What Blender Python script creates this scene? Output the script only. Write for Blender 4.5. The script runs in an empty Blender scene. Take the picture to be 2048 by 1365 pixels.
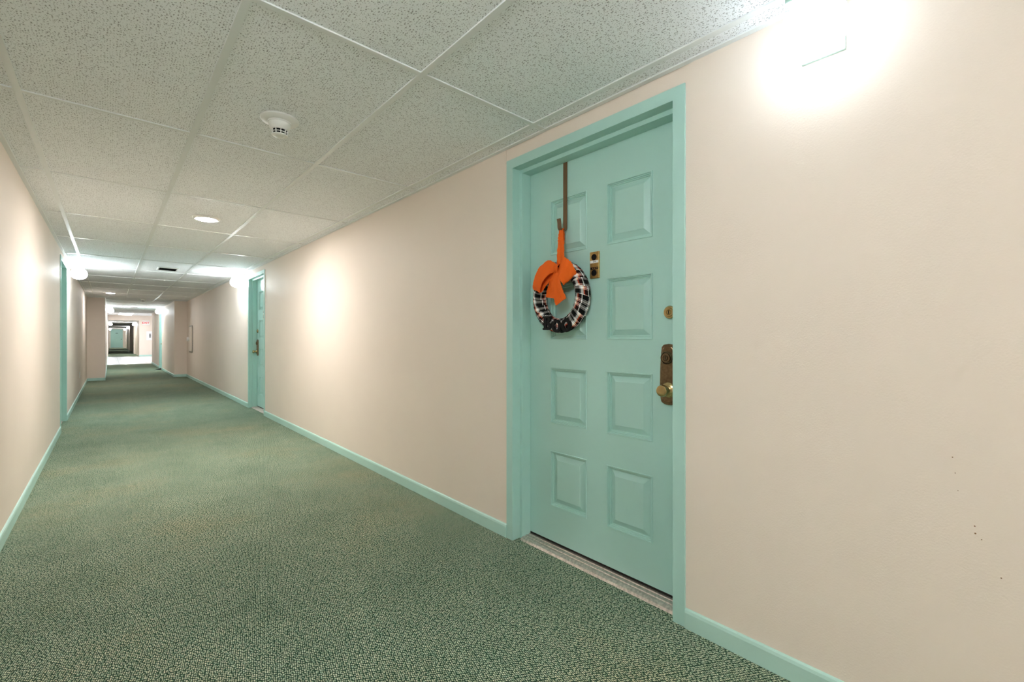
import bpy, bmesh, math, random
from mathutils import Vector, Matrix
random.seed(7)
PI = math.pi
S = bpy.context.scene
COL = S.collection

# ------------------------------------------------------------------ camera, world, exposure
TH = 0.732864
cam_d = bpy.data.cameras.new('camera'); cam = bpy.data.objects.new('camera', cam_d); COL.objects.link(cam)
cam.location = (0, 0, 1.0935); cam.rotation_euler = (PI/2, 0, -TH)
cam_d.sensor_width = 36; cam_d.lens = 36*893.9/2048; cam_d.shift_y = -6.1/2048
cam_d.clip_start = 0.02; cam_d.clip_end = 200
S.camera = cam
w = bpy.data.worlds.new('world'); S.world = w; w.use_nodes = True
w.node_tree.nodes['Background'].inputs[0].default_value = (0.8, 0.85, 0.9, 1)
w.node_tree.nodes['Background'].inputs[1].default_value = 0.3
vs = S.view_settings
vs.view_transform = 'Standard'; vs.look = 'None'; vs.gamma = 1; vs.use_curve_mapping = False
vs.exposure = 3.2
S.cycles.max_bounces = 14; S.cycles.diffuse_bounces = 10; S.cycles.glossy_bounces = 4
S.cycles.sample_clamp_indirect = 6
GLOBE = 13.0; NEARGLOBE = 1.1; DOWN = 80.0; PANEL = 1.5          # lamp strengths, used in the lamps' own builders

# ------------------------------------------------------------------ dimensions (metres)
XR, XL = 1.62, -0.426            # corridor side walls
NR, NL = 1.34, -0.09             # walls of the narrower stretch
YP = 15.55                       # piers
YB = -9.5                        # end behind the camera
ZC = 2.128                       # ceiling
YT0, YT1 = 24.5, 34.5            # tiled lobby
YE = 66.0                        # far end

# ------------------------------------------------------------------ mesh helpers
class MB:
    def __init__(s, f=None): s.v = []; s.f = []; s.uv = {}; s.t = f
    def add(s, vs_, fs):
        o = len(s.v)
        s.v += [tuple(s.t(*p)) if s.t else tuple(p) for p in vs_]
        s.f += [tuple(i+o for i in q) for q in fs]
        return s
    def box(s, x0, x1, y0, y1, z0, z1):
        return s.add([(x, y, z) for z in (z0, z1) for y in (y0, y1) for x in (x0, x1)],
                     [(0,2,3,1), (4,5,7,6), (0,1,5,4), (2,6,7,3), (0,4,6,2), (1,3,7,5)])
    def lathe(s, prof, c, axis='z', n=24, sx=1.0):
        """prof: (radius, height along axis)"""
        vs_ = []
        for r, h in prof:
            for k in range(n):
                a = 2*PI*k/n; p, q = r*math.cos(a)*sx, r*math.sin(a)
                d = {'z': (p, q, h), 'x': (h, p, q), 'y': (p, h, q)}[axis]
                vs_.append((c[0]+d[0], c[1]+d[1], c[2]+d[2]))
        fs = [(i*n+k, i*n+(k+1) % n, (i+1)*n+(k+1) % n, (i+1)*n+k) for i in range(len(prof)-1) for k in range(n)]
        fs.append(tuple(range(n-1, -1, -1))); m = (len(prof)-1)*n; fs.append(tuple(range(m, m+n)))
        return s.add(vs_, fs)
    def prism(s, poly, fn, d0, d1):
        """poly of 2D points; fn(p, q, d) -> xyz"""
        n = len(poly)
        vs_ = [fn(p, q, d0) for p, q in poly]+[fn(p, q, d1) for p, q in poly]
        return s.add(vs_, [tuple(range(n)), tuple(range(2*n-1, n-1, -1))]+[(i, (i+1) % n, n+(i+1) % n, n+i) for i in range(n)])
    def tube(s, path, r, n=8):
        vs_ = []; P = [Vector(p) for p in path]
        for i, p in enumerate(P):
            t = (P[min(i+1, len(P)-1)]-P[max(i-1, 0)]).normalized()
            u = t.cross(Vector((0.3, 0.9, 0.2))).normalized(); v = t.cross(u)
            for k in range(n):
                a = 2*PI*k/n; vs_.append(tuple(p+u*r*math.cos(a)+v*r*math.sin(a)))
        m = len(P)
        fs = [(i*n+k, i*n+(k+1) % n, (i+1)*n+(k+1) % n, (i+1)*n+k) for i in range(m-1) for k in range(n)]
        fs += [tuple(range(n)), tuple(range((m-1)*n, m*n))]
        return s.add(vs_, fs)

def link(name, data, parent=None):
    o = bpy.data.objects.new(name, data); COL.objects.link(o); o.parent = parent; return o

def obj(name, mb, mat, parent=None, smooth=False, bevel=0, seg=2, shift=None, angle=None):
    me = bpy.data.meshes.new(name)
    off = Vector((0, 0, 0))
    if shift is not None: off = Vector(shift)
    elif parent is not None:
        q = parent
        while q is not None: off = off+q.location; q = q.parent
    me.from_pydata([tuple(Vector(v)-off) for v in mb.v], [], mb.f)
    bm = bmesh.new(); bm.from_mesh(me); bmesh.ops.recalc_face_normals(bm, faces=bm.faces); bm.to_mesh(me); bm.free()
    me.materials.append(mat)
    o = link(name, me, parent)
    if smooth:
        me.shade_smooth()
        if angle: me.set_sharp_from_angle(angle=math.radians(angle))
    if bevel:
        b = o.modifiers.new('bevel', 'BEVEL'); b.width = bevel; b.segments = seg; b.limit_method = 'ANGLE'; b.angle_limit = math.radians(35)
    return o

def struct(o): o['kind'] = 'structure'; return o
def tag(o, label, cat, group=None):
    o['label'] = label; o['category'] = cat
    if group: o['group'] = group
    return o
def thing(name, label, cat, loc, group=None):
    o = link(name, None); o.location = loc
    return tag(o, label, cat, group)
def copy_tree(o, parent=None):
    c = o.copy(); COL.objects.link(c); c.parent = parent
    for ch in [k for k in o.children]: copy_tree(ch, c)
    return c

# ------------------------------------------------------------------ materials
def new_mat(name):
    m = bpy.data.materials.new(name); m.use_nodes = True
    nt = m.node_tree; b = nt.nodes['Principled BSDF']
    return m, nt, b
def nd(nt, t, props=None, **ins):
    n = nt.nodes.new('ShaderNode'+t)
    for k, v in (props or {}).items(): setattr(n, k, v)
    for k, v in ins.items():
        key = int(k[1:]) if k[0] == '_' and k[1:].isdigit() else k.replace('_', ' ')
        sock = n.inputs[key]
        if isinstance(v, bpy.types.NodeSocket): nt.links.new(v, sock)
        else: sock.default_value = v
    return n
def ramp(nt, fac, stops, interp='LINEAR'):
    n = nt.nodes.new('ShaderNodeValToRGB'); nt.links.new(fac, n.inputs[0]); cr = n.color_ramp; cr.interpolation = interp
    while len(cr.elements) < len(stops): cr.elements.new(0.5)
    for e, (p, c) in zip(cr.elements, stops): e.position = p; e.color = tuple(c)+(1,) if len(c) == 3 else c
    return n.outputs[0]
def mixc(nt, fac, a, b, mode='MIX'):
    n = nt.nodes.new('ShaderNodeMix'); n.data_type = 'RGBA'; n.blend_type = mode
    for s, v in ((n.inputs[0], fac), (n.inputs[6], a), (n.inputs[7], b)):
        if isinstance(v, bpy.types.NodeSocket): nt.links.new(v, s)
        else: s.default_value = v if not isinstance(v, tuple) else (tuple(v)+(1,))[:4]
    return n.outputs[2]
def math_(nt, op, a, b=0.0, c=0.0):
    n = nt.nodes.new('ShaderNodeMath'); n.operation = op
    for i, v in enumerate((a, b, c)):
        if isinstance(v, bpy.types.NodeSocket): nt.links.new(v, n.inputs[i])
        else: n.inputs[i].default_value = v
    return n.outputs[0]
def pos(nt): return nt.nodes.new('ShaderNodeNewGeometry').outputs['Position']
def bump(nt, b, h, strength, dist):
    n = nd(nt, 'Bump', Strength=strength, Distance=dist, Height=h); nt.links.new(n.outputs[0], b.inputs['Normal'])
def setc(nt, b, c):
    if isinstance(c, bpy.types.NodeSocket): nt.links.new(c, b.inputs['Base Color'])
    else: b.inputs['Base Color'].default_value = (*c, 1)

def paint(name, col, rough, spec=0.5, bscale=260, bstr=0.12, bdist=0.002, vary=0.04):
    m, nt, b = new_mat(name); p = pos(nt)
    n1 = nd(nt, 'TexNoise', Vector=p, Scale=1.7, Detail=3.0)
    d = tuple(max(0, c*(1-vary)) for c in col); e = tuple(min(1, c*(1+vary)) for c in col)
    setc(nt, b, ramp(nt, n1.outputs[0], [(0.3, d), (0.7, e)]))
    n2 = nd(nt, 'TexNoise', Vector=p, Scale=bscale, Detail=2.0)
    bump(nt, b, n2.outputs[0], bstr, bdist)
    b.inputs['Roughness'].default_value = rough; b.inputs['Specular IOR Level'].default_value = spec
    return m

WALL = paint('peach_wall_paint', (0.785, 0.69, 0.61), 0.55, 0.25, 190, 0.22, 0.002, 0.02)
PIER = WALL
TEAL = paint('teal_gloss_paint', (0.41, 0.65, 0.60), 0.38, 0.5, 120, 0.06, 0.002, 0.03)
BASE = paint('pale_teal_base_paint', (0.45, 0.68, 0.62), 0.42, 0.4, 60, 0.15, 0.002, 0.06)
TEE = paint('ceiling_grid_enamel', (0.76, 0.785, 0.79), 0.38, 0.5, 90, 0.02, 0.001, 0.02)
WHITE = paint('white_plastic', (0.82, 0.82, 0.80), 0.4, 0.5, 90, 0.01, 0.001, 0.01)
CAPM = paint('pale_green_enamel', (0.40, 0.56, 0.50), 0.4, 0.5, 90, 0.01, 0.001, 0.02)
DARK = paint('dark_void', (0.005, 0.005, 0.005), 0.7, 0.2)
BLACK = paint('black_painted_wood', (0.005, 0.005, 0.005), 0.6, 0.15, 150, 0.1, 0.001)
PAPER = paint('notice_paper', (0.86, 0.86, 0.86), 0.6, 0.3)
REDINK = paint('exit_red', (0.75, 0.03, 0.03), 0.5, 0.4)
HANGM = paint('brown_metal_strap', (0.155, 0.085, 0.038), 0.42, 0.5, 120, 0.15, 0.001, 0.25)
GAP = paint('gap_and_slat_black', (0.02, 0.018, 0.015), 0.7, 0.2)  # near-black for the shaded gap under doors, and for vent slats

def metal(name, col, rough, dark=None):
    m, nt, b = new_mat(name); p = pos(nt)
    n = nd(nt, 'TexNoise', Vector=p, Scale=90.0, Detail=4.0)
    c2 = dark or tuple(c*0.6 for c in col)
    setc(nt, b, ramp(nt, n.outputs[0], [(0.35, c2), (0.62, col)]))
    b.inputs['Metallic'].default_value = 1; b.inputs['Roughness'].default_value = rough
    return m
BRONZE = metal('antique_bronze', (0.25, 0.175, 0.105), 0.28, (0.19, 0.13, 0.08))
BRASS = metal('aged_brass', (0.56, 0.43, 0.21), 0.25, (0.50, 0.38, 0.18))
BRASSP = metal('satin_brass_plate', (0.60, 0.40, 0.16), 0.4, (0.5, 0.33, 0.12))
ALU = metal('worn_threshold', (0.80, 0.71, 0.66), 0.5, (0.55, 0.48, 0.45))

def emit(name, col, st):
    m = bpy.data.materials.new(name); m.use_nodes = True; nt = m.node_tree
    nt.nodes.remove(nt.nodes['Principled BSDF'])
    e = nd(nt, 'Emission', Color=(*col, 1), Strength=st); nt.links.new(e.outputs[0], nt.nodes['Material Output'].inputs[0])
    return m
GLOW = emit('glowing_opal_glass', (0.87, 0.945, 1.0), GLOBE)
GLOWN = emit('glowing_opal_glass_dim_bulb', (0.80, 0.91, 1.0), NEARGLOBE)
GLOWD = emit('glowing_downlight_lens', (1.0, 0.955, 0.91), DOWN)
GLOWD2 = emit('glowing_downlight_lens_dim', (1.0, 0.955, 0.91), DOWN*0.4)
GLOWP = emit('glowing_cool_diffuser', (0.90, 0.96, 1.0), PANEL)

def mat_tile():
    m, nt, b = new_mat('fissured_mineral_tile'); p = pos(nt)
    ds = nd(nt, 'TexNoise', Vector=p, Scale=38.0, Detail=2.0)
    off = nd(nt, 'VectorMath', {'operation': 'MULTIPLY_ADD'}, _0=ds.outputs['Color'], _1=(0.009, 0.009, 0.0), _2=p)
    holes = None
    for sc, th, ax in ((112.0, 0.185, (1.0, 0.62, 1.0)), (175.0, 0.18, (0.7, 1.0, 1.0))):
        mp = nd(nt, 'Mapping', Vector=off.outputs[0], Scale=ax)
        v = nd(nt, 'TexVoronoi', {'voronoi_dimensions': '2D'}, Vector=mp.outputs[0], Scale=sc)
        rnd = nd(nt, 'SeparateColor', Color=v.outputs['Color'])
        t = math_(nt, 'MULTIPLY', rnd.outputs[0], th*1.7)
        h = math_(nt, 'SUBTRACT', t, v.outputs['Distance'])
        h = math_(nt, 'MULTIPLY', h, 12.0); n = nd(nt, 'Clamp', Value=h).outputs[0]
        holes = n if holes is None else math_(nt, 'MAXIMUM', holes, n)
    big = nd(nt, 'TexNoise', Vector=p, Scale=1.3, Detail=2.0)
    basec = ramp(nt, big.outputs[0], [(0.3, (0.88, 0.905, 0.935)), (0.7, (0.91, 0.935, 0.965))])
    setc(nt, b, mixc(nt, math_(nt, 'MULTIPLY', holes, 0.66), basec, (0.14, 0.135, 0.13)))  # shade inside the pinholes is painted into the colour
    fine = nd(nt, 'TexNoise', Vector=p, Scale=330.0, Detail=2.0)
    hh = math_(nt, 'SUBTRACT', math_(nt, 'MULTIPLY', fine.outputs[0], 0.35), holes)
    bump(nt, b, hh, 0.35, 0.003)
    b.inputs['Roughness'].default_value = 0.85; b.inputs['Specular IOR Level'].default_value = 0.25
    return m
TILE = mat_tile()

def mat_carpet():
    m, nt, b = new_mat('green_loop_carpet'); p = pos(nt)
    wob = nd(nt, 'TexNoise', Vector=p, Scale=55.0, Detail=2.0)
    off = nd(nt, 'VectorMath', {'operation': 'MULTIPLY_ADD'}, _0=wob.outputs['Color'], _1=(0.006, 0.006, 0.0), _2=p)
    mp = nd(nt, 'Mapping', Vector=off.outputs[0], Rotation=(0, 0, math.radians(20)), Scale=(165.0, 104.0, 1.0))
    v = nd(nt, 'TexVoronoi', {'voronoi_dimensions': '2D'}, Vector=mp.outputs[0], Scale=1.0, Randomness=0.42)
    rnd = nd(nt, 'SeparateColor', Color=v.outputs['Color'])
    loop = ramp(nt, v.outputs['Distance'], [(0.14, (1, 1, 1)), (0.47, (0, 0, 0))])
    yarn = ramp(nt, rnd.outputs[0], [(0.0, (0.38, 0.50, 0.39)), (0.30, (0.66, 0.70, 0.54)), (0.62, (0.90, 0.88, 0.74)), (1.0, (0.50, 0.62, 0.51))])
    col = mixc(nt, loop, (0.028, 0.062, 0.043), yarn)
    st = nd(nt, 'TexNoise', Vector=p, Scale=0.9, Detail=4.0, Roughness=0.6)
    col = mixc(nt, 1.0, col, ramp(nt, st.outputs[0], [(0.28, (0.82, 0.92, 0.85)), (0.5, (0.99, 1.06, 0.97)), (0.72, (1.20, 1.08, 0.91))]), 'MULTIPLY')
    st2 = nd(nt, 'TexNoise', Vector=p, Scale=3.1, Detail=3.0)
    col = mixc(nt, 1.0, col, ramp(nt, st2.outputs[0], [(0.3, (0.86, 0.90, 0.88)), (0.6, (1.0, 1.0, 1.0))]), 'MULTIPLY')
    setc(nt, b, col)
    wv = nd(nt, 'TexNoise', Vector=nd(nt, 'Mapping', Vector=p, Scale=(0.8, 2.2, 1)).outputs[0], Scale=1.6, Detail=1.0)
    hh = math_(nt, 'ADD', loop, math_(nt, 'MULTIPLY', wv.outputs[0], 4.0))
    bump(nt, b, hh, 0.6, 0.003)
    b.inputs['Roughness'].default_value = 0.95; b.inputs['Specular IOR Level'].default_value = 0.1
    return m
CARPET = mat_carpet()

def mat_lobby():
    m, nt, b = new_mat('polished_lobby_tile'); p = pos(nt)
    br = nd(nt, 'TexBrick', {'offset': 0.0}, Vector=p, Color1=(0.66, 0.66, 0.66, 1), Color2=(0.60, 0.60, 0.61, 1), Mortar=(0.42, 0.42, 0.42, 1),
            Scale=1.0, Mortar_Size=0.006, Brick_Width=0.3, Row_Height=0.3)
    setc(nt, b, br.outputs[0]); b.inputs['Roughness'].default_value = 0.22
    return m
LOBBY = mat_lobby()

def mat_burlap():
    m, nt, b = new_mat('orange_burlap'); uv = nd(nt, 'UVMap').outputs[0]
    w1 = nd(nt, 'TexWave', {'bands_direction': 'X'}, Vector=uv, Scale=110.0, Distortion=2.0, Detail=2.0)
    w2 = nd(nt, 'TexWave', {'bands_direction': 'Y'}, Vector=uv, Scale=110.0, Distortion=2.0, Detail=2.0)
    h = math_(nt, 'MAXIMUM', w1.outputs['Fac'], w2.outputs['Fac'])
    setc(nt, b, ramp(nt, h, [(0.25, (0.58, 0.070, 0.008)), (0.8, (1.0, 0.175, 0.020))]))
    bump(nt, b, h, 0.6, 0.0015)
    b.inputs['Roughness'].default_value = 0.85; b.inputs['Specular IOR Level'].default_value = 0.15
    return m
BURLAP = mat_burlap()

def mat_plaid():
    m, nt, b = new_mat('black_white_rust_plaid'); uv = nd(nt, 'UVMap').outputs[0]
    oi = nd(nt, 'ObjectInfo')
    sep = nd(nt, 'SeparateXYZ', Vector=uv)
    r = oi.outputs['Random']
    skew = math_(nt, 'MULTIPLY', sep.outputs[1], 0.15)
    u = math_(nt, 'FRACT', math_(nt, 'ADD', math_(nt, 'ADD', math_(nt, 'MULTIPLY', sep.outputs[0], 1.3), math_(nt, 'MULTIPLY', r, 7.0)), skew))
    v = math_(nt, 'FRACT', math_(nt, 'ADD', math_(nt, 'MULTIPLY', sep.outputs[1], 3.0), math_(nt, 'MULTIPLY', r, 13.0)))
    B, W, RU, SA, GR = (0.008, 0.008, 0.010), (0.86, 0.85, 0.83), (0.22, 0.035, 0.018), (0.85, 0.40, 0.26), (0.34, 0.35, 0.38)
    A = ramp(nt, u, [(0, B), (0.30, W), (0.36, B), (0.42, W), (0.62, RU), (0.68, W), (0.74, B)], 'CONSTANT')
    C = ramp(nt, v, [(0, B), (0.24, W), (0.30, B), (0.36, RU), (0.52, SA), (0.60, W), (0.76, GR), (0.84, B)], 'CONSTANT')
    mx = mixc(nt, 0.55, A, C)
    mx = mixc(nt, 1.0, mx, mx, 'OVERLAY')
    mx = mixc(nt, 0.6, mx, mixc(nt, 1.0, mx, mx, 'OVERLAY'))
    setc(nt, b, mx)
    n = nd(nt, 'TexNoise', Vector=uv, Scale=60.0, Detail=3.0); bump(nt, b, n.outputs[0], 0.4, 0.002)
    b.inputs['Roughness'].default_value = 0.8; b.inputs['Specular IOR Level'].default_value = 0.2
    return m
PLAID = mat_plaid()

# ------------------------------------------------------------------ setting: floors
def floor(name, mat, x0, x1, y0, y1, label):
    o = struct(obj(name, MB().box(x0, x1, y0, y1, -0.08, 0.0), mat)); o['label'] = label; return o
floor('floor', CARPET, XL-0.3, XR+0.3, YB-0.2, YT0, 'worn green loop carpet running down the corridor')
floor('floor', LOBBY, NL-0.3, 5.4, YT0, YT1, 'pale polished tile floor of the bright lobby')
floor('floor', CARPET, NL-0.3, 1.9, YT1, YE+0.3, 'green carpet of the far corridor beyond the lobby')

# ------------------------------------------------------------------ walls with door openings
DH = 2.009                        # opening height
D1 = (0.867, 1.788); D2 = (7.03, 7.951); D3 = (7.36, 8.281); D4 = (19.62, 20.54)
def wall(name, face, side, y0, y1, openings, ztop=2.75, label=None):
    """side=+1: wall body lies towards +x of its face"""
    m = MB(); t = 0.22*side
    xa, xb = sorted((face, face+t))
    e = y0
    for a, b_ in sorted(openings):
        m.box(xa, xb, e, a-0.056, -0.05, ztop); e = b_+0.062
        h0, h1 = sorted((face+0.003*side, face+t))
        m.box(xa, xb, a-0.056, a-0.02, -0.05, DH+0.04); m.box(xa, xb, b_+0.02, b_+0.062, -0.05, DH+0.04)
        m.box(h0, h1, a-0.056, b_+0.062, DH+0.04, ztop); m.box(h0, h1, a-0.02, b_+0.02, DH+0.02, DH+0.04)
    m.box(xa, xb, e, y1, -0.05, ztop)
    o = struct(obj(name, m, WALL)); o['label'] = label; return o
wall('wall_right', XR, 1, YB, YP, [D1, D2], label='long peach painted wall with two teal doors')
wall('wall_left', XL, -1, YB, YP, [D3], label='peach painted wall along the left with one teal door')
wallr = bpy.data.objects['wall_right']
STAIN = paint('brown_drip', (0.20, 0.11, 0.05), 0.6, 0.3)
for y_, z_, r_ in ((0.097, 0.785, 0.0016), (0.092, 0.745, 0.0013), (0.087, 0.701, 0.0010), (0.057, 0.619, 0.0018), (0.056, 0.601, 0.0021), (0.045, 0.589, 0.0014), (0.012, 0.506, 0.0018)):
    obj('stain_spot', MB().lathe([(r_, 0.0001), (r_*0.8, -0.0004), (r_*0.3, -0.0006)], (XR, y_, z_), 'x', 8), STAIN, wallr)
# piers where the corridor narrows, and the narrower walls that follow
wl2 = struct(obj('wall_left', MB().box(XL-0.22, NL, YP, YT1, -0.05, 2.75), WALL)); wl2['label'] = 'pier and wall of the narrower stretch on the left'
def narrow_right():
    m = MB(); xb = XR+0.22
    m.box(NR, xb, YP, D4[0]-0.02, -0.05, 2.75); m.box(NR+0.003, xb, D4[0]-0.02, D4[1]+0.02, DH+0.02, 2.75)
    m.box(NR, xb, D4[1]+0.02, YT0, -0.05, 2.75)
    return m
wr2 = struct(obj('wall_right', narrow_right(), WALL)); wr2['label'] = 'pier and wall of the narrower stretch on the right'
o = struct(obj('wall_back', MB().box(XL-0.3, XR+0.3, YB-0.2, YB, -0.05, 2.75), WALL)); o['label'] = 'peach end wall behind the camera'
# lobby walls
o = struct(obj('wall_lobby', MB().box(XR+0.22, 5.2, YT0-0.2, YT0, -0.05, 2.75).box(5.2, 5.4, YT0-0.2, YT1+0.2, -0.05, 2.75), WALL)); o['label'] = 'peach side walls of the lobby'
o = struct(obj('wall_lobby', MB().box(1.30, 5.2, YT1, YT1+0.22, -0.05, 2.75).box(NL, 1.30, YT1, YT1+0.22, ZC, 2.75), WALL)); o['label'] = 'far lobby wall and bulkhead over the next corridor'
# far corridor
o = struct(obj('wall_left', MB().box(XL-0.22, NL+0.02, YT1, YE, -0.05, 2.75), WALL)); o['label'] = 'left wall of the far corridor'
m = MB().box(1.30, 1.52, YT1+0.22, YE, -0.05, 2.75)
for y in (40.0, 48.0): m.box(1.22, 1.31, y, y+0.5, -0.05, 2.75)
o = struct(obj('wall_right', m, WALL)); o['label'] = 'right wall of the far corridor with shallow piers'
o = struct(obj('wall_end', MB().box(XL-0.3, 0.10, YE, YE+0.2, -0.05, 2.75).box(1.061, 1.9, YE, YE+0.2, -0.05, 2.75).box(0.10, 1.061, YE, YE+0.2, DH+0.02, 2.75), WALL)); o['label'] = 'pale end wall of the far corridor'

# ------------------------------------------------------------------ baseboards
def baseboard(name, pts_face, side, label):
    """run along y: (face x, y0, y1)"""
    m = MB()
    for fx, y0, y1 in pts_face:
        s = -side
        pr = [(0, 0), (0.012*s, 0), (0.012*s, 0.060), (0.009*s, 0.069), (0.004*s, 0.073), (0, 0.074)]
        m.prism(pr, lambda p, q, d, fx=fx: (fx+p, d, q), y0, y1)
    o = struct(obj(name, m, BASE, bevel=0.0015)); o['label'] = label
C = 0.05
baseboard('baseboard_right', [(XR, YB, D1[0]-C), (XR, D1[1]+C, D2[0]-C), (XR, D2[1]+C, YP-0.012)], 1, 'teal baseboard along the right wall')
baseboard('baseboard_left', [(XL, YB, D3[0]-C), (XL, D3[1]+C, YP-0.012)], -1, 'pale teal baseboard along the left wall')
baseboard('baseboard_right', [(NR, YP-0.012, D4[0]-C), (NR, D4[1]+C, YT0)], 1, 'teal baseboard on the narrower right wall')
baseboard('baseboard_left', [(NL, YP-0.012, YT1)], -1, 'teal baseboard on the narrower left wall')
m = MB().box(XL, NL+0.012, YP-0.012, YP, 0, 0.074); o = struct(obj('baseboard_left', m, BASE, bevel=0.003)); o['label'] = 'teal baseboard on the face of the left pier'
m = MB().box(NR-0.012, XR, YP-0.012, YP, 0, 0.074); o = struct(obj('baseboard_right', m, BASE, bevel=0.003)); o['label'] = 'teal baseboard on the face of the right pier'
m = MB().box(1.30, 5.2, YT1-0.012, YT1, 0, 0.08); o = struct(obj('baseboard_lobby', m, BASE)); o['label'] = 'teal baseboard on the far lobby wall'

# ------------------------------------------------------------------ ceiling: slab, tiles, tees
ceil = struct(obj('ceiling', MB().box(XL-0.3, XR+0.3, YB-0.2, YT0, ZC+0.06, ZC+0.2), WHITE)); ceil['label'] = 'suspended ceiling of fissured grey tiles in a white grid'
TX = [-0.2876, 0.313, 0.9137, 1.529]; SY = 1.2253; Y0 = 0.3194
rows = list(range(-8, 21))
mesh_cache = {}
def piece(name, mat, x0, x1, y0, y1, z0, z1, bev=0):
    k = (name, round(x1-x0, 4), round(y1-y0, 4))
    if k not in mesh_cache:
        o_ = obj(name, MB().box(0, x1-x0, 0, y1-y0, 0, z1-z0), mat, shift=(0, 0, 0)); mesh_cache[k] = o_.data
    else: o_ = link(name, mesh_cache[k])
    o_.parent = ceil; o_.location = (x0, y0, z0)
    return o_
for j in rows:
    ya, yb = Y0+j*SY, Y0+(j+1)*SY
    if yb > YT0: yb = YT0
    if ya >= YT0-0.05: continue
    nar = ya > YP-0.4
    if ya < YP < yb: spans = [(XL, TX[0]), (TX[0], TX[1]), (TX[1], TX[2]), (TX[2], TX[3]), (TX[3], XR)]
    else: spans = [(XL, TX[0]), (TX[0], TX[1]), (TX[1], TX[2]), (TX[2], TX[3]), (TX[3], XR)]
    if ya >= YP: spans = [(NL, TX[1]), (TX[1], TX[2]), (TX[2], NR)]
    for a, b_ in spans:
        piece('ceiling_tile', TILE, a+0.002, b_-0.002, ya+0.002, yb-0.002, ZC+0.005+random.uniform(-0.0012, 0.0012), ZC+0.022)
        piece('cross_tee', TEE, a+0.012, b_-0.012, ya-0.012, ya+0.012, ZC+0.0005, ZC+0.03)
for i, x in enumerate(TX):
    y1 = YT0 if i in (1, 2) else YP
    piece('main_tee', TEE, x-0.012, x+0.012, YB, y1, ZC, ZC+0.04)
for x0, x1, y0, y1 in ((XR-0.022, XR, YB, YP), (XL, XL+0.022, YB, YP), (NR-0.02, NR, YP, YT0), (NL, NL+0.02, YP, YT0)):
    piece('wall_angle', TEE, x0, x1, y0, y1, ZC-0.0015, ZC+0.028)
for x0, x1 in ((XL, NL), (NR, XR)):
    piece('wall_angle', TEE, x0, x1, YP-0.02, YP, ZC-0.0015, ZC+0.028)
o = struct(obj('ceiling', MB().box(NL-0.3, 5.4, YT0, YT1, 2.42, 2.55).box(NL-0.3, XR+0.3, YT0-0.03, YT0, ZC, 2.55), TILE)); o['label'] = 'raised lobby ceiling'
cf = struct(obj('ceiling', MB().box(NL-0.3, 1.9, YT1+0.22, YE, ZC, ZC+0.1), TILE)); cf['label'] = 'ceiling of the far corridor'
for k in range(12):
    y = YT1+1.2+k*2.45
    t_ = obj('cross_tee', MB().box(NL+0.02, 1.30, y-0.012, y+0.012, ZC-0.006, ZC+0.005), TEE, cf)

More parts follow.
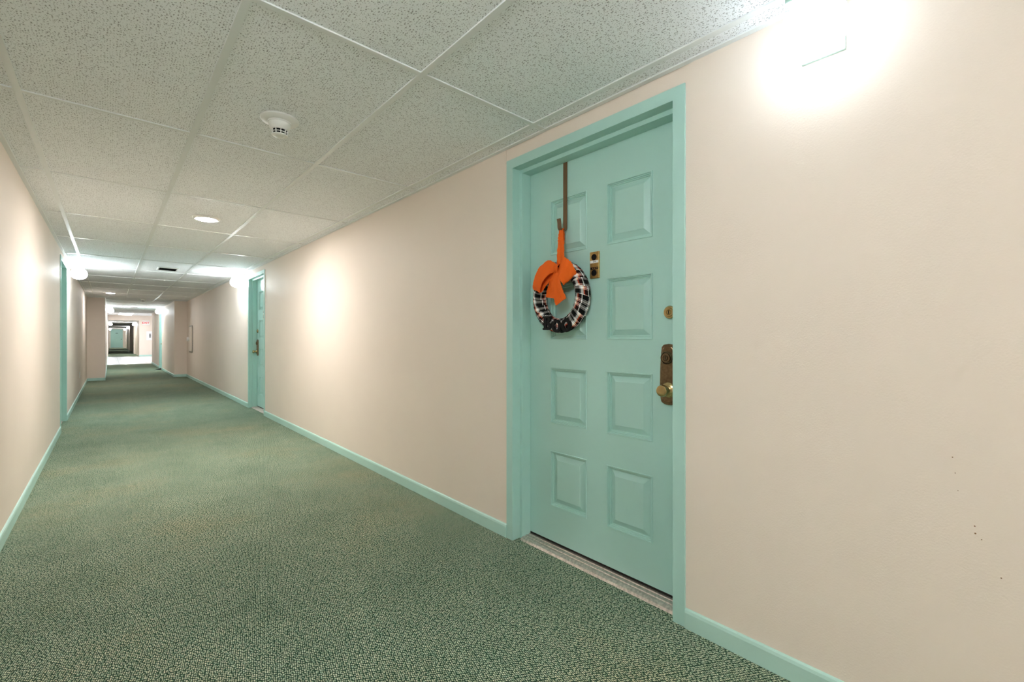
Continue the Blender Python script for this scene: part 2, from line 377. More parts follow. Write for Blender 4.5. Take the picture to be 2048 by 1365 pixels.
# ------------------------------------------------------------------ doors
def door(n, fx, face, a2y, label, leaf_detail=True, hw=True, plain=False):
    """local: a along the wall from the hinge jamb, n out of the wall, z up"""
    W = 0.921
    T = lambda a, nn, z: face(a, nn, z)
    root = link('door_%d' % n, None); root.location = T(W/2, 0, 0); struct(root); root['label'] = label
    # steel frame swept round the opening with mitred corners
    prof = [(0.05, 0.0), (0.05, 0.007), (0.0, 0.007), (0.0, -0.046), (-0.020, -0.046), (-0.020, -0.109), (-0.012, -0.112), (-0.012, -0.16), (0.018, -0.16), (0.018, 0.0)]
    m = MB(T); k = len(prof); vs_ = []
    for o_, nn in prof: vs_ += [(-o_, nn, 0.0), (-o_, nn, DH+o_), (W+o_, nn, DH+o_), (W+o_, nn, 0.0)]
    fs = []
    for i in range(k):
        j = (i+1) % k
        for s in range(3): fs.append((i*4+s, j*4+s, j*4+s+1, i*4+s+1))
    fs += [tuple(i*4 for i in range(k)), tuple(i*4+3 for i in range(k))]
    m.add(vs_, fs); obj('door_frame', m, TEAL, root, bevel=0.0015)
    # leaf: slab with eight openings filled by embossed panels
    L0, L1, Zb, Zt, nf, nb = 0.014, 0.907, 0.026, 2.000, -0.1105, -0.155
    colsA = [(0.170, 0.411), (0.529, 0.767)]
    rowsZ = [(0.209, 0.500), (0.646, 0.938), (1.086, 1.374), (1.528, 1.815)]
    xs = [L0, colsA[0][0], colsA[0][1], colsA[1][0], colsA[1][1], L1]
    zs = [Zb]+[z for r in rowsZ for z in r]+[Zt]
    m = MB(T); idx = {}
    vv = []
    for i, x in enumerate(xs):
        for j, z in enumerate(zs): idx[i, j] = len(vv); vv.append((x, nf, z))
    ff = []
    for i in range(len(xs)-1):
        for j in range(len(zs)-1):
            if i in (1, 3) and j % 2 == 1 and not plain: continue
            ff.append((idx[i, j], idx[i+1, j], idx[i+1, j+1], idx[i, j+1]))
    b0 = len(vv); vv += [(L0, nb, Zb), (L1, nb, Zb), (L1, nb, Zt), (L0, nb, Zt)]
    ni, nj = len(xs)-1, len(zs)-1
    ff += [(b0, b0+1, b0+2, b0+3)]
    ff.append(tuple([idx[i, 0] for i in range(ni+1)]+[b0+1, b0]))
    ff.append(tuple([idx[i, nj] for i in range(ni+1)]+[b0+2, b0+3]))
    ff.append(tuple([idx[0, j] for j in range(nj+1)]+[b0+3, b0]))
    ff.append(tuple([idx[ni, j] for j in range(nj+1)]+[b0+2, b0+1]))
    m.add(vv, ff)
    leaf = obj('door_leaf', m, TEAL, root)
    ins = [(0, 0), (0.0020, 0.0035), (0.0055, 0.0032), (0.0068, -0.004), (0.0105, -0.0035), (0.0118, -0.0095), (0.0160, -0.009), (0.0175, -0.0155), (0.0205, -0.0160), (0.0435, -0.0040), (0.0455, -0.0025)]
    for (a0, a1) in ([] if plain else colsA):
        for (z0, z1) in rowsZ:
            mp = MB(T); vv = []
            for t, dn in ins: vv += [(a0+t, nf+dn, z0+t), (a1-t, nf+dn, z0+t), (a1-t, nf+dn, z1-t), (a0+t, nf+dn, z1-t)]
            ff = [(i*4+s, i*4+(s+1) % 4, i*4+4+(s+1) % 4, i*4+4+s) for i in range(len(ins)-1) for s in range(4)]
            q = (len(ins)-1)*4; ff.append((q, q+1, q+2, q+3))
            mp.add(vv, ff); obj('panel', mp, TEAL, leaf)
    gap_strip = MB(T).box(L0, L1, nf-0.036, nf-0.004, 0.006, 0.0255); obj('door_gap_shade', gap_strip, GAP, root)  # dark strip standing in for the shaded gap under the door
    # threshold with ribs
    m = MB(T)
    pr = [(-0.030, 0.0), (-0.036, 0.010), (-0.050, 0.015), (-0.060, 0.015), (-0.062, 0.012), (-0.068, 0.012), (-0.070, 0.016), (-0.084, 0.016), (-0.086, 0.013), (-0.094, 0.013), (-0.096, 0.017), (-0.15, 0.0055), (-0.15, 0.0)]
    m.prism(pr, lambda p, q, d: (d, p, q), 0.0205, W-0.0205); obj('threshold', m, ALU, root)
    if plain:
        obj('door_sign', MB(T).box(0.36, 0.56, nf+0.0005, nf+0.008, 1.60, 1.65), DARK, root)
        obj('door_knob', MB(T).lathe([(0.04, 0.0005), (0.04, 0.01), (0.018, 0.02), (0.018, 0.04), (0.035, 0.05), (0.035, 0.065), (0.01, 0.075)], (0.84, nf, 0.95), 'y', 16), BRONZE, root, smooth=True)
    if hw:
        ac = 0.846
        # escutcheon
        side = [(0.0, 0.815), (0.018, 0.817), (0.033, 0.826), (0.037, 0.845), (0.0395, 0.90), (0.038, 0.97), (0.034, 1.03), (0.031, 1.056), (0.022, 1.066), (0.0, 1.069)]
        poly = [(ac+p, q) for p, q in side]+[(ac-p, q) for p, q in reversed(side[1:-1])]
        m = MB(T).prism(poly, lambda p, q, d: (p, d, q), nf+0.0002, nf+0.012)
        cx = sum(p for p, _ in poly)/len(poly)
        poly2 = [(ac+(p-ac)*0.74, 0.942+(q-0.942)*0.93) for p, q in poly]
        m.prism(poly2, lambda p, q, d: (p, d, q), nf+0.011, nf+0.017)
        es = obj('lock_plate', m, BRONZE, root, bevel=0.003); es['label'] = 'tall antique bronze lock plate'
        LA = lambda pr_, c: MB(T).lathe(pr_, c, 'y', 28)
        cy = LA([(0.026, 0.0165), (0.027, 0.022), (0.0235, 0.027), (0.0215, 0.0225), (0.0195, 0.0225), (0.0185, 0.029), (0.012, 0.030), (0.0105, 0.028), (0.009, 0.0315)], (ac-0.003, nf, 1.011))
        c_ = obj('lock_cylinder', cy, BRONZE, es, smooth=True, angle=40)
        obj('key_slot', MB(T).box(ac-0.0045, ac-0.0015, nf+0.031, nf+0.0325, 1.004, 1.018), DARK, es)
        kn = LA([(0.031, 0.0165), (0.0315, 0.021), (0.027, 0.026), (0.019, 0.028), (0.0125, 0.031), (0.0115, 0.042), (0.0135, 0.047), (0.021, 0.053), (0.0245, 0.060), (0.0245, 0.070), (0.0225, 0.0755), (0.0205, 0.0765), (0.002, 0.0745)], (ac+0.004, nf, 0.879))
        obj('door_knob', kn, BRASS, root, smooth=True, angle=35)
        db = LA([(0.027, 0.0002), (0.0275, 0.006), (0.0245, 0.011), (0.019, 0.012), (0.0175, 0.016), (0.011, 0.0165), (0.010, 0.0145), (0.008, 0.0165)], (ac+0.003, nf, 1.200))
        d_ = obj('deadbolt', db, BRASS, root, smooth=True, angle=40)
        obj('key_slot', MB(T).box(ac+0.0015, ac+0.0045, nf+0.0163, nf+0.0175, 1.193, 1.207), DARK, d_)
        # peephole and bell plate
        m = MB(T).box(0.4365, 0.4905, nf+0.0002, nf+0.009, 1.379, 1.5065)
        pl = obj('viewer_plate', m, BRASSP, root, bevel=0.002); pl['label'] = 'brass door viewer and bell plate'
        for z, nm in ((1.480, 'peephole'), (1.4045, 'bell_button')):
            obj(nm, LA([(0.0145, 0.008), (0.0150, 0.0105), (0.0128, 0.0118), (0.0120, 0.0095), (0.006, 0.0105), (0.001, 0.0112)], (0.462, nf, z)), BLACK if nm == 'peephole' else DARK, pl, smooth=True, angle=40)
        lb = obj('number_label', MB(T).box(0.4395, 0.4875, nf+0.0088, nf+0.0098, 1.4520, 1.4645), PAPER, pl)
        obj('name_strip', MB(T).box(0.4415, 0.4855, nf+0.0088, nf+0.0098, 1.4215, 1.4320), DARK, pl)
    return root, T
faceR = lambda y, s, fx: (lambda a, nn, z: (fx-nn, y+s*a, z))
door(1, XR, faceR(D1[1], -1, XR), None, 'teal eight-panel steel door hung with a plaid wreath')
door(2, XR, faceR(D2[0], 1, XR), None, 'teal panelled door far along the right wall beside a lamp')
door(3, XL, (lambda a, nn, z: (XL+nn, D3[1]-a, z)), None, 'teal door set into the left wall')
door(4, NR, faceR(D4[0], 1, NR), None, 'teal door in the narrower stretch past the right pier')
door(5, 0, (lambda a, nn, z: (0.12+a, YE-nn, z)), None, 'pale teal door closing the far end of the corridor', hw=False, plain=True)

# small lettering on the number label of door 1
def text_mesh(name, s, size, mat, parent, M, extrude=0.0003, bold=0.0):
    cu = bpy.data.curves.new(name, 'FONT'); cu.body = s; cu.size = size; cu.extrude = extrude; cu.align_x = 'CENTER'; cu.align_y = 'CENTER'; cu.offset = bold
    t = bpy.data.objects.new(name, cu); COL.objects.link(t)
    dg = bpy.context.evaluated_depsgraph_get(); me = bpy.data.meshes.new_from_object(t.evaluated_get(dg))
    bpy.data.objects.remove(t); me.name = name
    off = Vector((0, 0, 0)); q = parent
    while q is not None: off = off+q.location; q = q.parent
    me.transform(Matrix.Translation(-off) @ M); me.materials.clear(); me.materials.append(mat)
    return link(name, me, parent)
plate1 = [c for c in bpy.data.objects['door_1'].children if c.name.startswith('viewer_plate')][0]
RT = Matrix(((0, 0, -1, 0), (-1, 0, 0, 0), (0, 1, 0, 0), (0, 0, 0, 1)))       # text facing -x, reading towards -y
text_mesh('number', '214', 0.0105, DARK, plate1, Matrix.Translation((XR+0.1105-0.0101, D1[1]-0.4635, 1.4583)) @ RT)
for k in range(3):
    yy = D1[1]-0.451-0.0125*k
    obj('letter_mark', MB().box(XR+0.1105-0.0103, XR+0.1105-0.0095, yy-0.007, yy, 1.4245, 1.4290), BRASSP, plate1)

# ------------------------------------------------------------------ wall lamps
def wall_lamp(x, y, rz, label, group='opal globe wall lamps'):
    r = thing('wall_lamp', label, 'wall lamp', (x, y, 1.947), group); r.rotation_euler = (0, 0, rz)
    z = 0.0
    obj('wall_plate', MB().box(-0.010, 0.0, -0.0565, 0.0565, 0.0, 0.163), CAPM, r, bevel=0.002, shift=(0, 0, 0))
    obj('lamp_cap', MB().box(-0.165, -0.009, -0.0565, 0.0565, 0.115, 0.163), CAPM, r, bevel=0.004, shift=(0, 0, 0))
    pr = [(0.046, 0.118), (0.050, 0.104), (0.066, 0.092), (0.078, 0.074), (0.085, 0.050), (0.087, 0.030), (0.085, 0.008), (0.077, -0.016), (0.062, -0.037), (0.040, -0.051), (0.018, -0.057), (0.002, -0.058)]
    pr = [(r_, 0.118-(0.118-h_)*0.88) for r_, h_ in pr]
    obj('globe', MB().lathe(pr, (-0.108, 0, 0), 'z', 20), GLOW, r, smooth=True, shift=(0, 0, 0))
    return r
def lamp_copy(src, x, y, rz, label):
    c = copy_tree(src); c.location = (x, y, 1.947); c.rotation_euler = (0, 0, rz); c['label'] = label
    for k in c.children:
        if k.name.startswith('globe'): k.material_slots[0].material = GLOWN if (y < 0.4 and y > 0.35) else GLOW
    return c
L0 = wall_lamp(XR, 0.378, 0, 'large glowing globe wall lamp at top right, nearest the camera')
for c_ in L0.children:
    if c_.name.startswith('globe'): c_.material_slots[0].link = 'OBJECT'; c_.material_slots[0].material = GLOWN
lamp_copy(L0, XR, 8.30, 0, 'glowing globe lamp on the right wall just past the second teal door')
lamp_copy(L0, XL, 8.66, PI, 'glowing globe lamp on the left wall beside the teal door jamb')
lamp_copy(L0, NR, 19.3, 0, 'small globe lamp on the right wall past the pier')
lamp_copy(L0, NL, 19.7, PI, 'small globe lamp on the left wall past the pier')
lamp_copy(L0, XL, 0.30, PI, 'globe lamp on the left wall beside the camera')  # added out of view to brighten the near wall, door and ceiling
lamp_copy(L0, XR, -7.4, 0, 'globe lamp on the right wall behind the camera')  # added out of view, lifts the overall light level
lamp_copy(L0, XL, -7.4, PI, 'globe lamp on the left wall behind the camera')  # added out of view as its opposite, also for fill
lamp_copy(L0, 1.30, 38.6, 0, 'tiny globe lamp on the right wall of the far corridor, nearer the lobby')
lamp_copy(L0, NL+0.02, 38.6, PI, 'tiny globe lamp on the left wall of the far corridor')
lamp_copy(L0, 1.30, 52.0, 0, 'tiny globe lamp on the right wall of the far corridor, nearer the end door')
lamp_copy(L0, NL+0.02, 63.2, PI, 'tiny globe lamp on the left wall near the end door')
lamp_copy(L0, 1.30, 63.2, 0, 'tiny globe lamp on the right wall beside the end door')

# ------------------------------------------------------------------ recessed downlights
def downlight(x, y, label, glow=None):
    r = thing('downlight', label, 'ceiling light', (x, y, ZC-0.012), 'recessed downlights')
    obj('trim_ring', MB().lathe([(0.075, 0.0125), (0.078, -0.002), (0.088, -0.004), (0.100, 0.004), (0.103, 0.016), (0.080, 0.0165)], (0, 0, 0), 'z', 32), WHITE, r, smooth=True, angle=50, shift=(0, 0, 0))
    obj('lens', MB().lathe([(0.0745, 0.012), (0.0745, -0.001), (0.060, -0.007), (0.035, -0.010), (0.002, -0.011)], (0, 0, 0), 'z', 24), glow or GLOWD, r, smooth=True, shift=(0, 0, 0))
downlight(0.620, 4.63, 'round glowing recessed downlight in the ceiling tiles')
downlight(0.013, 13.7, 'small glowing downlight in the ceiling before the piers', GLOWD2)
downlight(0.620, -2.4, 'added unseen round downlight just behind the camera')  # added out of view to light the foreground
downlight(0.620, -6.0, 'added unseen round downlight far behind the camera')  # another added fill light, unseen behind the camera

# ------------------------------------------------------------------ smoke detectors
def smoke(x, y, label):
    r = thing('smoke_detector', label, 'smoke detector', (x, y, ZC-0.076), 'smoke detectors on the ceiling')
    obj('base_plate', MB().lathe([(0.082, 0.081), (0.083, 0.074), (0.078, 0.069), (0.052, 0.063), (0.050, 0.058), (0.044, 0.058)], (0, 0, 0), 'z', 40), WHITE, r, smooth=True, angle=45, shift=(0, 0, 0))
    obj('body', MB().lathe([(0.047, 0.060), (0.0475, 0.050), (0.040, 0.030), (0.036, 0.026)], (0, 0, 0), 'z', 40), WHITE, r, smooth=True, angle=45, shift=(0, 0, 0))
    obj('sensing_chamber', MB().lathe([(0.0325, 0.030), (0.0300, 0.004)], (0, 0, 0), 'z', 32), DARK, r, smooth=True, angle=40, shift=(0, 0, 0))
    m = MB()
    for z0, z1, ra, rb in ((0.0255, 0.0275, 0.0375, 0.0365), (0.0135, 0.0155, 0.0360, 0.0350), (0.002, 0.005, 0.0345, 0.0330)):
        n = 32
        m.add([(rr*math.cos(2*PI*k/n), rr*math.sin(2*PI*k/n), zz) for rr, zz in ((ra, z1), (ra-0.001, z0), (rb-0.006, z0), (rb-0.005, z1)) for k in range(n)],
              [(i*n+k, i*n+(k+1) % n, ((i+1) % 4)*n+(k+1) % n, ((i+1) % 4)*n+k) for i in range(4) for k in range(n)])
    for k in range(10):
        a = 2*PI*k/10+0.2; ca, sa = math.cos(a), math.sin(a); wv = 0.0016
        P = [(0.0375, 0.027), (0.034, 0.002), (0.029, 0.002), (0.031, 0.027)]
        m.add([(p*ca-s*wv*sa, p*sa+s*wv*ca, z) for s in (-1, 1) for p, z in P], [(0,1,2,3), (4,5,6,7), (0,1,5,4), (1,2,6,5), (2,3,7,6), (3,0,4,7)])
    obj('cage', m, WHITE, r, shift=(0, 0, 0))
    obj('end_cap', MB().lathe([(0.0335, 0.006), (0.0335, 0.003), (0.030, 0.000), (0.018, -0.001), (0.017, 0.001), (0.002, 0.001)], (0, 0, 0), 'z', 32), WHITE, r, smooth=True, angle=40, shift=(0, 0, 0))
    return r
sd = smoke(0.600, 2.315, 'white smoke detector on the tile nearest the camera')
s2 = copy_tree(sd); s2.location = (0.655, 15.25, ZC-0.076); s2['label'] = 'small smoke detector on the ceiling between the piers'

# ------------------------------------------------------------------ ceiling vents
def vent(x0, x1, y0, y1, label):
    r = thing('ceiling_vent', label, 'vent', ((x0+x1)/2, (y0+y1)/2, ZC-0.008), 'ceiling vents')
    f_ = 0.018; z = ZC
    m = MB().box(x0, x1, y0, y0+f_, z-0.008, z+0.006).box(x0, x1, y1-f_, y1, z-0.008, z+0.006).box(x0, x0+f_, y0+f_, y1-f_, z-0.008, z+0.006).box(x1-f_, x1, y0+f_, y1-f_, z-0.008, z+0.006)
    obj('vent_frame', m, WHITE, r, bevel=0.001)
    obj('duct', MB().box(x0+f_, x1-f_, y0+f_, y1-f_, z+0.001, z+0.0045), DARK, r)
    n = 7
    for k in range(n):
        y = y0+f_+(y1-y0-2*f_)*(k+0.5)/n
        mm = MB(); mm.add([(x, y+dy, zz) for x in (x0+f_, x1-f_) for dy, zz in ((-0.006, z-0.006), (-0.004, z-0.006), (0.008, z+0.001), (0.006, z+0.001))], [(0,1,2,3), (4,5,6,7), (0,1,5,4), (1,2,6,5), (2,3,7,6), (3,0,4,7)])
        obj('slat', mm, GAP, r)
vent(0.525, 0.770, 8.28, 8.62, 'dark slotted ceiling vent past the downlight')
vent(0.50, 0.72, 19.6, 19.95, 'thin ceiling vent past the piers')

# ------------------------------------------------------------------ wreath hanger
HX = XR+0.1105; HY = 1.513
hg = thing('wreath_hanger', 'brown metal over-the-door strap hook holding the wreath', 'hanger', (HX, HY, 1.64))
def strap(path, w_, th):
    """path of (n, z) in the plane y=HY"""
    m = MB(); vv = []
    P = [Vector((a, b_)) for a, b_ in path]
    for i, p in enumerate(P):
        t = (P[min(i+1, len(P)-1)]-P[max(0, i-1)]).normalized(); nn = Vector((-t.y, t.x))*th/2
        for s in (-1, 1):
            for e in (-1, 1): q = p+nn*e; vv.append((HX-q.x, HY+s*w_/2, q.y))
    ff = []
    for i in range(len(P)-1):
        a = i*4; c = a+4
        ff += [(a, a+1, c+1, c), (a+1, a+3, c+3, c+1), (a+3, a+2, c+2, c+3), (a+2, a, c, c+2)]
    ff += [(0, 1, 3, 2), tuple(len(P)*4-4+k for k in (0, 1, 3, 2))]
    return m.add(vv, ff)
obj('strap', strap([(-0.044, 1.99), (-0.044, 2.0035), (-0.03, 2.0045), (0.0, 2.0045), (0.003, 2.0025), (0.0036, 1.90), (0.0036, 1.655)], 0.026, 0.0018), HANGM, hg)
hook = [(0.0036, 1.66)]+[(0.0255-0.022*math.cos(a), 1.655-0.020*math.sin(a)) for a in [PI*k/8 for k in range(9)]]+[(0.0482, 1.672), (0.0505, 1.687), (0.0535, 1.694)]
obj('hook', strap(hook, 0.0255, 0.0022), HANGM, hg, bevel=0.0008)

# ------------------------------------------------------------------ wreath
WN, WY, WZ, RR, TR = 0.041, 1.5125, 1.300, 0.1445, 0.0365
wr = thing('wreath', 'plaid fabric wrapped wreath with orange burlap bow and black BOO letters', 'wreath', (HX-WN, WY, WZ))
def loc(p, q, n): return (HX-n, WY-p, WZ+q)
NW = 24
def wrap_mesh():
    seg, nt_ = 6, 20; span = 2*PI/NW*1.22; vv = []; uv = []
    for i in range(seg+1):
        s = i/seg
        for k in range(nt_+1):
            ph = 2*PI*k/nt_
            th = (s-0.5)*span+0.07*math.cos(ph+0.6)
            r = TR*(0.96+0.075*s)*(1+0.02*math.sin(3*ph+2))
            R = RR+r*math.cos(ph)
            vv.append((-r*math.sin(ph), R*math.cos(th), R*math.sin(th))); uv.append((s, k/nt_))
    # inner return at the proud edge so the band has thickness
    for k in range(nt_+1):
        ph = 2*PI*k/nt_; th = 0.5*span+0.07*math.cos(ph+0.6); r = TR*0.97; R = RR+r*math.cos(ph)
        vv.append((-r*math.sin(ph), R*math.cos(th), R*math.sin(th))); uv.append((1.0, k/nt_))
    n = nt_+1
    ff = [(i*n+k, i*n+k+1, (i+1)*n+k+1, (i+1)*n+k) for i in range(seg+1) for k in range(nt_)]
    me = bpy.data.meshes.new('fabric_wrap'); me.from_pydata(vv, [], ff)
    ul = me.uv_layers.new(name='UVMap')
    for l in me.loops: ul.data[l.index].uv = uv[l.vertex_index]
    me.materials.append(PLAID); me.shade_smooth(); me.set_sharp_from_angle(angle=math.radians(60))
    return me
wm = wrap_mesh()
for k in range(NW):
    o = link('fabric_wrap', wm, wr); o.rotation_euler = (2*PI*k/NW+0.1, 0, 0)
def ribbon(name, rows_, parent, jag=0.0022, th=0.0016, n=12, taper_end=False):
    """rows_: list of (centre (p,q,n), half side vector (p,q,n)); smooth interpolated"""
    rnd = random.Random(hash(name) % 1000+len(rows_))
    C_ = [Vector(r[0]) for r in rows_]; H_ = [Vector(r[1]) for r in rows_]
    def cr(L, t):
        i = min(int(t), len(L)-2); f_ = t-i
        p0, p1, p2, p3 = L[max(i-1, 0)], L[i], L[i+1], L[min(i+2, len(L)-1)]
        return 0.5*((2*p1)+(p2-p0)*f_+(2*p0-5*p1+4*p2-p3)*f_*f_+(3*p1-p0-3*p2+p3)*f_**3)
    N = (len(C_)-1)*n; W_ = 8; top = []; bot = []; uv = []; ln = 0; last = None
    for i in range(N+1):
        t = i/n; c = cr(C_, t); h = cr(H_, t)
        tn = (cr(C_, min(t+0.05, len(C_)-1))-cr(C_, max(t-0.05, 0))).normalized()
        nr = tn.cross(h).normalized()
        if last is not None: ln += (c-last).length
        last = c
        hl = max(h.length, 1e-4)
        for k in range(W_+1):
            s = 2*k/W_-1
            e = (1+rnd.uniform(-jag, jag)/hl) if abs(s) > 0.99 else 1
            wob = nr*(0.0015*math.sin(5*s+t*2.1)+0.001*rnd.uniform(-1, 1))
            pnt = c+h*s*e+wob
            top.append(pnt+nr*th/2); bot.append(pnt-nr*th/2); uv.append((s*hl, ln))
    vv = [loc(*v) for v in top+bot]; M_ = len(top); w1 = W_+1; ff = []
    for i in range(N):
        for k in range(W_):
            a = i*w1+k; ff += [(a, a+1, a+1+w1, a+w1), (M_+a, M_+a+w1, M_+a+w1+1, M_+a+1)]
        a = i*w1; ff.append((a, a+w1, M_+a+w1, M_+a)); a += W_; ff.append((a, M_+a, M_+a+w1, a+w1))
    for k in range(W_):
        ff.append((k, M_+k, M_+k+1, k+1)); a = N*w1+k; ff.append((a, a+1, M_+a+1, M_+a))
    off = wr.location; me = bpy.data.meshes.new(name); me.from_pydata([tuple(Vector(v)-off) for v in vv], [], ff)
    ul = me.uv_layers.new(name='UVMap'); uu = uv+uv
    for l in me.loops: ul.data[l.index].uv = uu[l.vertex_index]
    me.materials.append(BURLAP); me.shade_smooth(); me.set_sharp_from_angle(angle=math.radians(60))
    return link(name, me, parent)
V = lambda *a: tuple(a)
# hanging loop: front band up to the hook, over it and down behind
ribbon('hanging_ribbon', [((0.040, 0.150, 0.088), (0.024, 0.002, 0)), ((0.036, 0.190, 0.080), (0.022, 0.002, 0)), ((0.020, 0.262, 0.060), (0.019, 0, 0)), ((0.008, 0.322, 0.046), (0.016, 0, 0)), ((0.000, 0.3465, 0.030), (0.0135, 0, 0)),
       ((-0.006, 0.325, 0.018), (0.014, 0, 0)), ((-0.004, 0.260, 0.022), (0.015, 0, 0.004)), ((0.004, 0.190, 0.030), (0.017, 0, 0.004)), ((0.006, 0.176, 0.034), (0.018, 0, 0.002))], wr)
KP = 0.034
def bow(name, rows_, fp, fw=1.0, dp=0.0, dq=0.004):
    ribbon(name, [((KP+(c[0]+0.018)*fp+dp, c[1]+dq, c[2]), (h[0]*fw, h[1]*fw, h[2]*fw)) for c, h in rows_], wr)
bow('bow_loop', [((-0.018, 0.128, 0.094), (-0.006, 0.020, 0.0)), ((-0.056, 0.144, 0.104), (-0.014, 0.034, -0.006)), ((-0.104, 0.108, 0.108), (-0.026, 0.034, -0.008)), ((-0.136, 0.050, 0.098), (-0.036, 0.016, -0.012)),
       ((-0.138, 0.034, 0.084), (-0.036, 0.012, -0.012)), ((-0.104, 0.080, 0.086), (-0.024, 0.026, -0.008)), ((-0.056, 0.112, 0.088), (-0.010, 0.020, 0.0)), ((-0.018, 0.122, 0.088), (-0.004, 0.014, 0))], 1.25)
bow('bow_loop', [((-0.012, 0.128, 0.094), (0.004, 0.020, 0.0)), ((0.026, 0.144, 0.108), (0.012, 0.034, -0.004)), ((0.064, 0.120, 0.112), (0.026, 0.038, -0.010)), ((0.088, 0.084, 0.098), (0.030, 0.030, -0.014)),
       ((0.078, 0.070, 0.084), (0.026, 0.024, -0.012)), ((0.045, 0.096, 0.086), (0.016, 0.024, -0.004)), ((-0.010, 0.120, 0.088), (0.004, 0.014, 0))], 0.66)
bow('bow_tail', [((-0.018, 0.122, 0.100), (0.014, 0.004, 0)), ((-0.022, 0.080, 0.110), (0.030, 0.006, 0.004)), ((-0.012, 0.018, 0.108), (0.037, 0.010, 0.006)), ((0.006, -0.036, 0.102), (0.038, 0.016, 0.006))], 1.0)
bow('bow_tail', [((-0.026, 0.122, 0.092), (0.014, 0.002, 0)), ((-0.046, 0.080, 0.094), (0.028, -0.002, 0.004)), ((-0.066, 0.030, 0.092), (0.034, -0.006, 0.004)), ((-0.076, -0.010, 0.088), (0.035, -0.006, 0.004))], 1.0)
bow('bow_knot', [((-0.018, 0.150, 0.088), (0.016, 0.004, 0)), ((-0.018, 0.143, 0.108), (0.015, 0.003, 0)), ((-0.019, 0.122, 0.113), (0.013, 0.002, 0)), ((-0.019, 0.106, 0.100), (0.014, 0.0, 0)), ((-0.018, 0.110, 0.086), (0.014, 0, 0))], 1.0)
# BOO letters
def ring2d(m, cp, cq, ro, ri, n0, n1, a0=0.0, a1=2*PI, n=28):
    full = abs(a1-a0-2*PI) < 1e-6; k_ = n if full else n+1; vv = []
    for d in (n0, n1):
        for rx, ry in (ro, ri):
            for k in range(k_):
                a = a0+(a1-a0)*k/n; vv.append(loc(cp+rx*math.cos(a), cq+ry*math.sin(a), d))
    ff = []
    for k in range(n):
        j = (k+1) % k_
        q = lambda l, i: l*k_+i
        ff += [(q(0, k), q(0, j), q(1, j), q(1, k)), (q(2, k), q(2, j), q(3, j), q(3, k)), (q(0, k), q(0, j), q(2, j), q(2, k)), (q(1, k), q(1, j), q(3, j), q(3, k))]
    if not full:
        for k in (0, k_-1): ff.append((k, k_+k, 3*k_+k, 2*k_+k))
    m.add(vv, ff)
def lbox(m, p0, p1, q0, q1, n0, n1):
    m.add([loc(p, q, n) for n in (n0, n1) for q in (q0, q1) for p in (p0, p1)], [(0,2,3,1), (4,5,7,6), (0,1,5,4), (2,6,7,3), (0,4,6,2), (1,3,7,5)])
n0, n1 = 0.070, 0.083
m = MB(); bp, bq = -0.0545, -0.1305
lbox(m, bp-0.022, bp-0.004, bq-0.034, bq+0.034, n0, n1); lbox(m, bp-0.0295, bp+0.004, bq-0.0355, bq-0.026, n0, n1-0.0004); lbox(m, bp-0.0295, bp+0.004, bq+0.026, bq+0.0355, n0, n1-0.0004)
ring2d(m, bp-0.002, bq+0.0175, (0.024, 0.0185), (0.009, 0.0065), n0, n1-0.0002, -PI/2, PI/2, 16); ring2d(m, bp-0.002, bq-0.0165, (0.0295, 0.0195), (0.011, 0.0075), n0, n1-0.0003, -PI/2, PI/2, 16)
obj('letter_b', m, BLACK, wr)
for cp, cq in ((0.0085, -0.1475), (0.0710, -0.1455)):
    m = MB(); ring2d(m, cp, cq, (0.0315, 0.0325), (0.0125, 0.0175), n0, n1); obj('letter_o', m, BLACK, wr, bevel=0.002)

# ------------------------------------------------------------------ wall panel with oval latch at the end of the right wall
cb = thing('wall_cabinet', 'flush wall-coloured cabinet with rounded corners and a white oval latch', 'cabinet', (XR, 14.62, 0.70))
def rrect(a0, a1, z0, z1, r, n=6):
    pts = []
    for cx, cz, s in ((a1-r, z1-r, 0), (a0+r, z1-r, 1), (a0+r, z0+r, 2), (a1-r, z0+r, 3)):
        for k in range(n+1):
            t = PI/2*(s+k/n); pts.append((cx+r*math.cos(t), cz+r*math.sin(t)))
    return pts
obj('cabinet_frame', MB().prism(rrect(14.27, 14.99, 0.70, 1.43, 0.13), lambda p, q, d: (XR-d, p, q), 0.0, 0.016), metal('grey_trim', (0.55, 0.5, 0.45), 0.5), cb, bevel=0.003)
obj('cabinet_door', MB().prism(rrect(14.31, 14.95, 0.74, 1.39, 0.10), lambda p, q, d: (XR-d, p, q), 0.0165, 0.026), WALL, cb, bevel=0.004)
m = MB(lambda a, nn, z: (XR-nn, a, z)); pr = []
for d in (0.027, 0.050):
    pass
LT = MB()
n = 24; vv = []
for d in (0.027, 0.075):
    for ry, rz_ in ((0.075, 0.055), (0.042, 0.026)):
        for k in range(n): a = 2*PI*k/n; vv.append((XR-d, 14.80+ry*math.cos(a), 1.06+rz_*math.sin(a)))
ff = []
for k in range(n):
    j = (k+1) % n
    ff += [(k, j, n+j, n+k), (2*n+k, 2*n+j, 3*n+j, 3*n+k), (k, j, 2*n+j, 2*n+k), (n+k, n+j, 3*n+j, 3*n+k)]
LT.add(vv, ff); obj('latch_ring', LT, WHITE, cb, bevel=0.004)

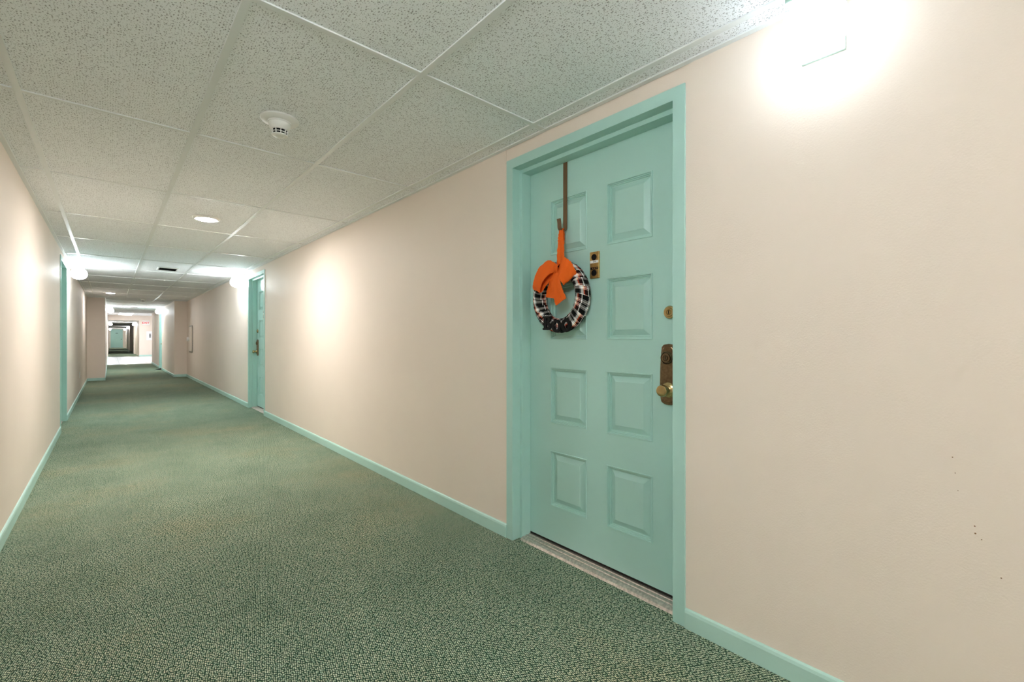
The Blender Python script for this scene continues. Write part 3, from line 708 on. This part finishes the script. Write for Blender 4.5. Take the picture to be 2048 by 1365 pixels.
# ------------------------------------------------------------------ outlet on the left wall
ot = thing('wall_outlet', 'white duplex outlet low on the left wall', 'outlet', (XL, 11.8, 0.335))
pm = MB().box(XL, XL+0.006, 11.765, 11.835, 0.335, 0.450); pl = obj('cover_plate', pm, WHITE, ot, bevel=0.002)
for z in (0.370, 0.415):
    rc = obj('receptacle', MB().prism(rrect(11.784, 11.816, z-0.014, z+0.014, 0.010, 4), lambda p, q, d: (XL+d, p, q), 0.0055, 0.008), WHITE, ot)
    for dy in (-0.006, 0.006): obj('slot', MB().box(XL+0.0078, XL+0.0085, 11.8+dy-0.001, 11.8+dy+0.001, z-0.004, z+0.005), DARK, rc)

# ------------------------------------------------------------------ door wedge by the far right door, lobby sign, notice, lobby light
wd = MB().prism([(0, 0), (0.16, 0), (0.16, 0.045), (0.14, 0.05), (0, 0.006)], lambda p, q, d: (1.16+p, d, q), 19.52, 19.58)
tag(obj('door_wedge', wd, BLACK, bevel=0.003), 'black wedge lying on the carpet by the far right door', 'door wedge')
ex = thing('exit_sign', 'white exit sign with red letters on the far lobby wall', 'sign', (1.60, YT1-0.03, 1.86))
obj('housing', MB().box(1.43, 1.77, YT1-0.06, YT1-0.0005, 1.86, 2.13), WHITE, ex, bevel=0.006)
RY = Matrix(((1, 0, 0, 0), (0, 0, -1, 0), (0, 1, 0, 0), (0, 0, 0, 1)))
text_mesh('letters', 'EXIT', 0.165, REDINK, ex, Matrix.Translation((1.60, YT1-0.0615, 1.995)) @ RY, 0.0012, 0.004)
nb = thing('notice_board', 'white notice with dark print on the far lobby wall', 'notice', (1.80, YT1-0.02, 0.96))
obj('board', MB().box(1.63, 1.97, YT1-0.02, YT1-0.0005, 0.96, 1.49), PAPER, nb, bevel=0.003)
for k in range(4): obj('print_block', MB().box(1.755, 1.845, YT1-0.0215, YT1-0.0195, 1.12+0.06*k, 1.16+0.06*k), DARK, nb)
def fluoro(x0, x1, y0, y1, label):
    r = thing('ceiling_panel_light', label, 'ceiling light', ((x0+x1)/2, (y0+y1)/2, 2.39), 'lobby panel lights')
    obj('diffuser', MB().box(x0+0.02, x1-0.02, y0+0.02, y1-0.02, 2.392, 2.41), GLOWP, r)
    m = MB().box(x0, x1, y0, y0+0.02, 2.388, 2.42).box(x0, x1, y1-0.02, y1, 2.388, 2.42).box(x0, x0+0.02, y0+0.02, y1-0.02, 2.388, 2.42).box(x1-0.02, x1, y0+0.02, y1-0.02, 2.388, 2.42)
    obj('frame', m, TEE, r)
fluoro(0.35, 0.95, 30.6, 33.6, 'long white ceiling panel light above the lobby floor')
fluoro(0.35, 0.95, 25.6, 28.2, 'long ceiling panel light at the near end of the lobby')
fluoro(2.6, 3.2, 27.0, 32.0, 'ceiling panel light in the side of the lobby')
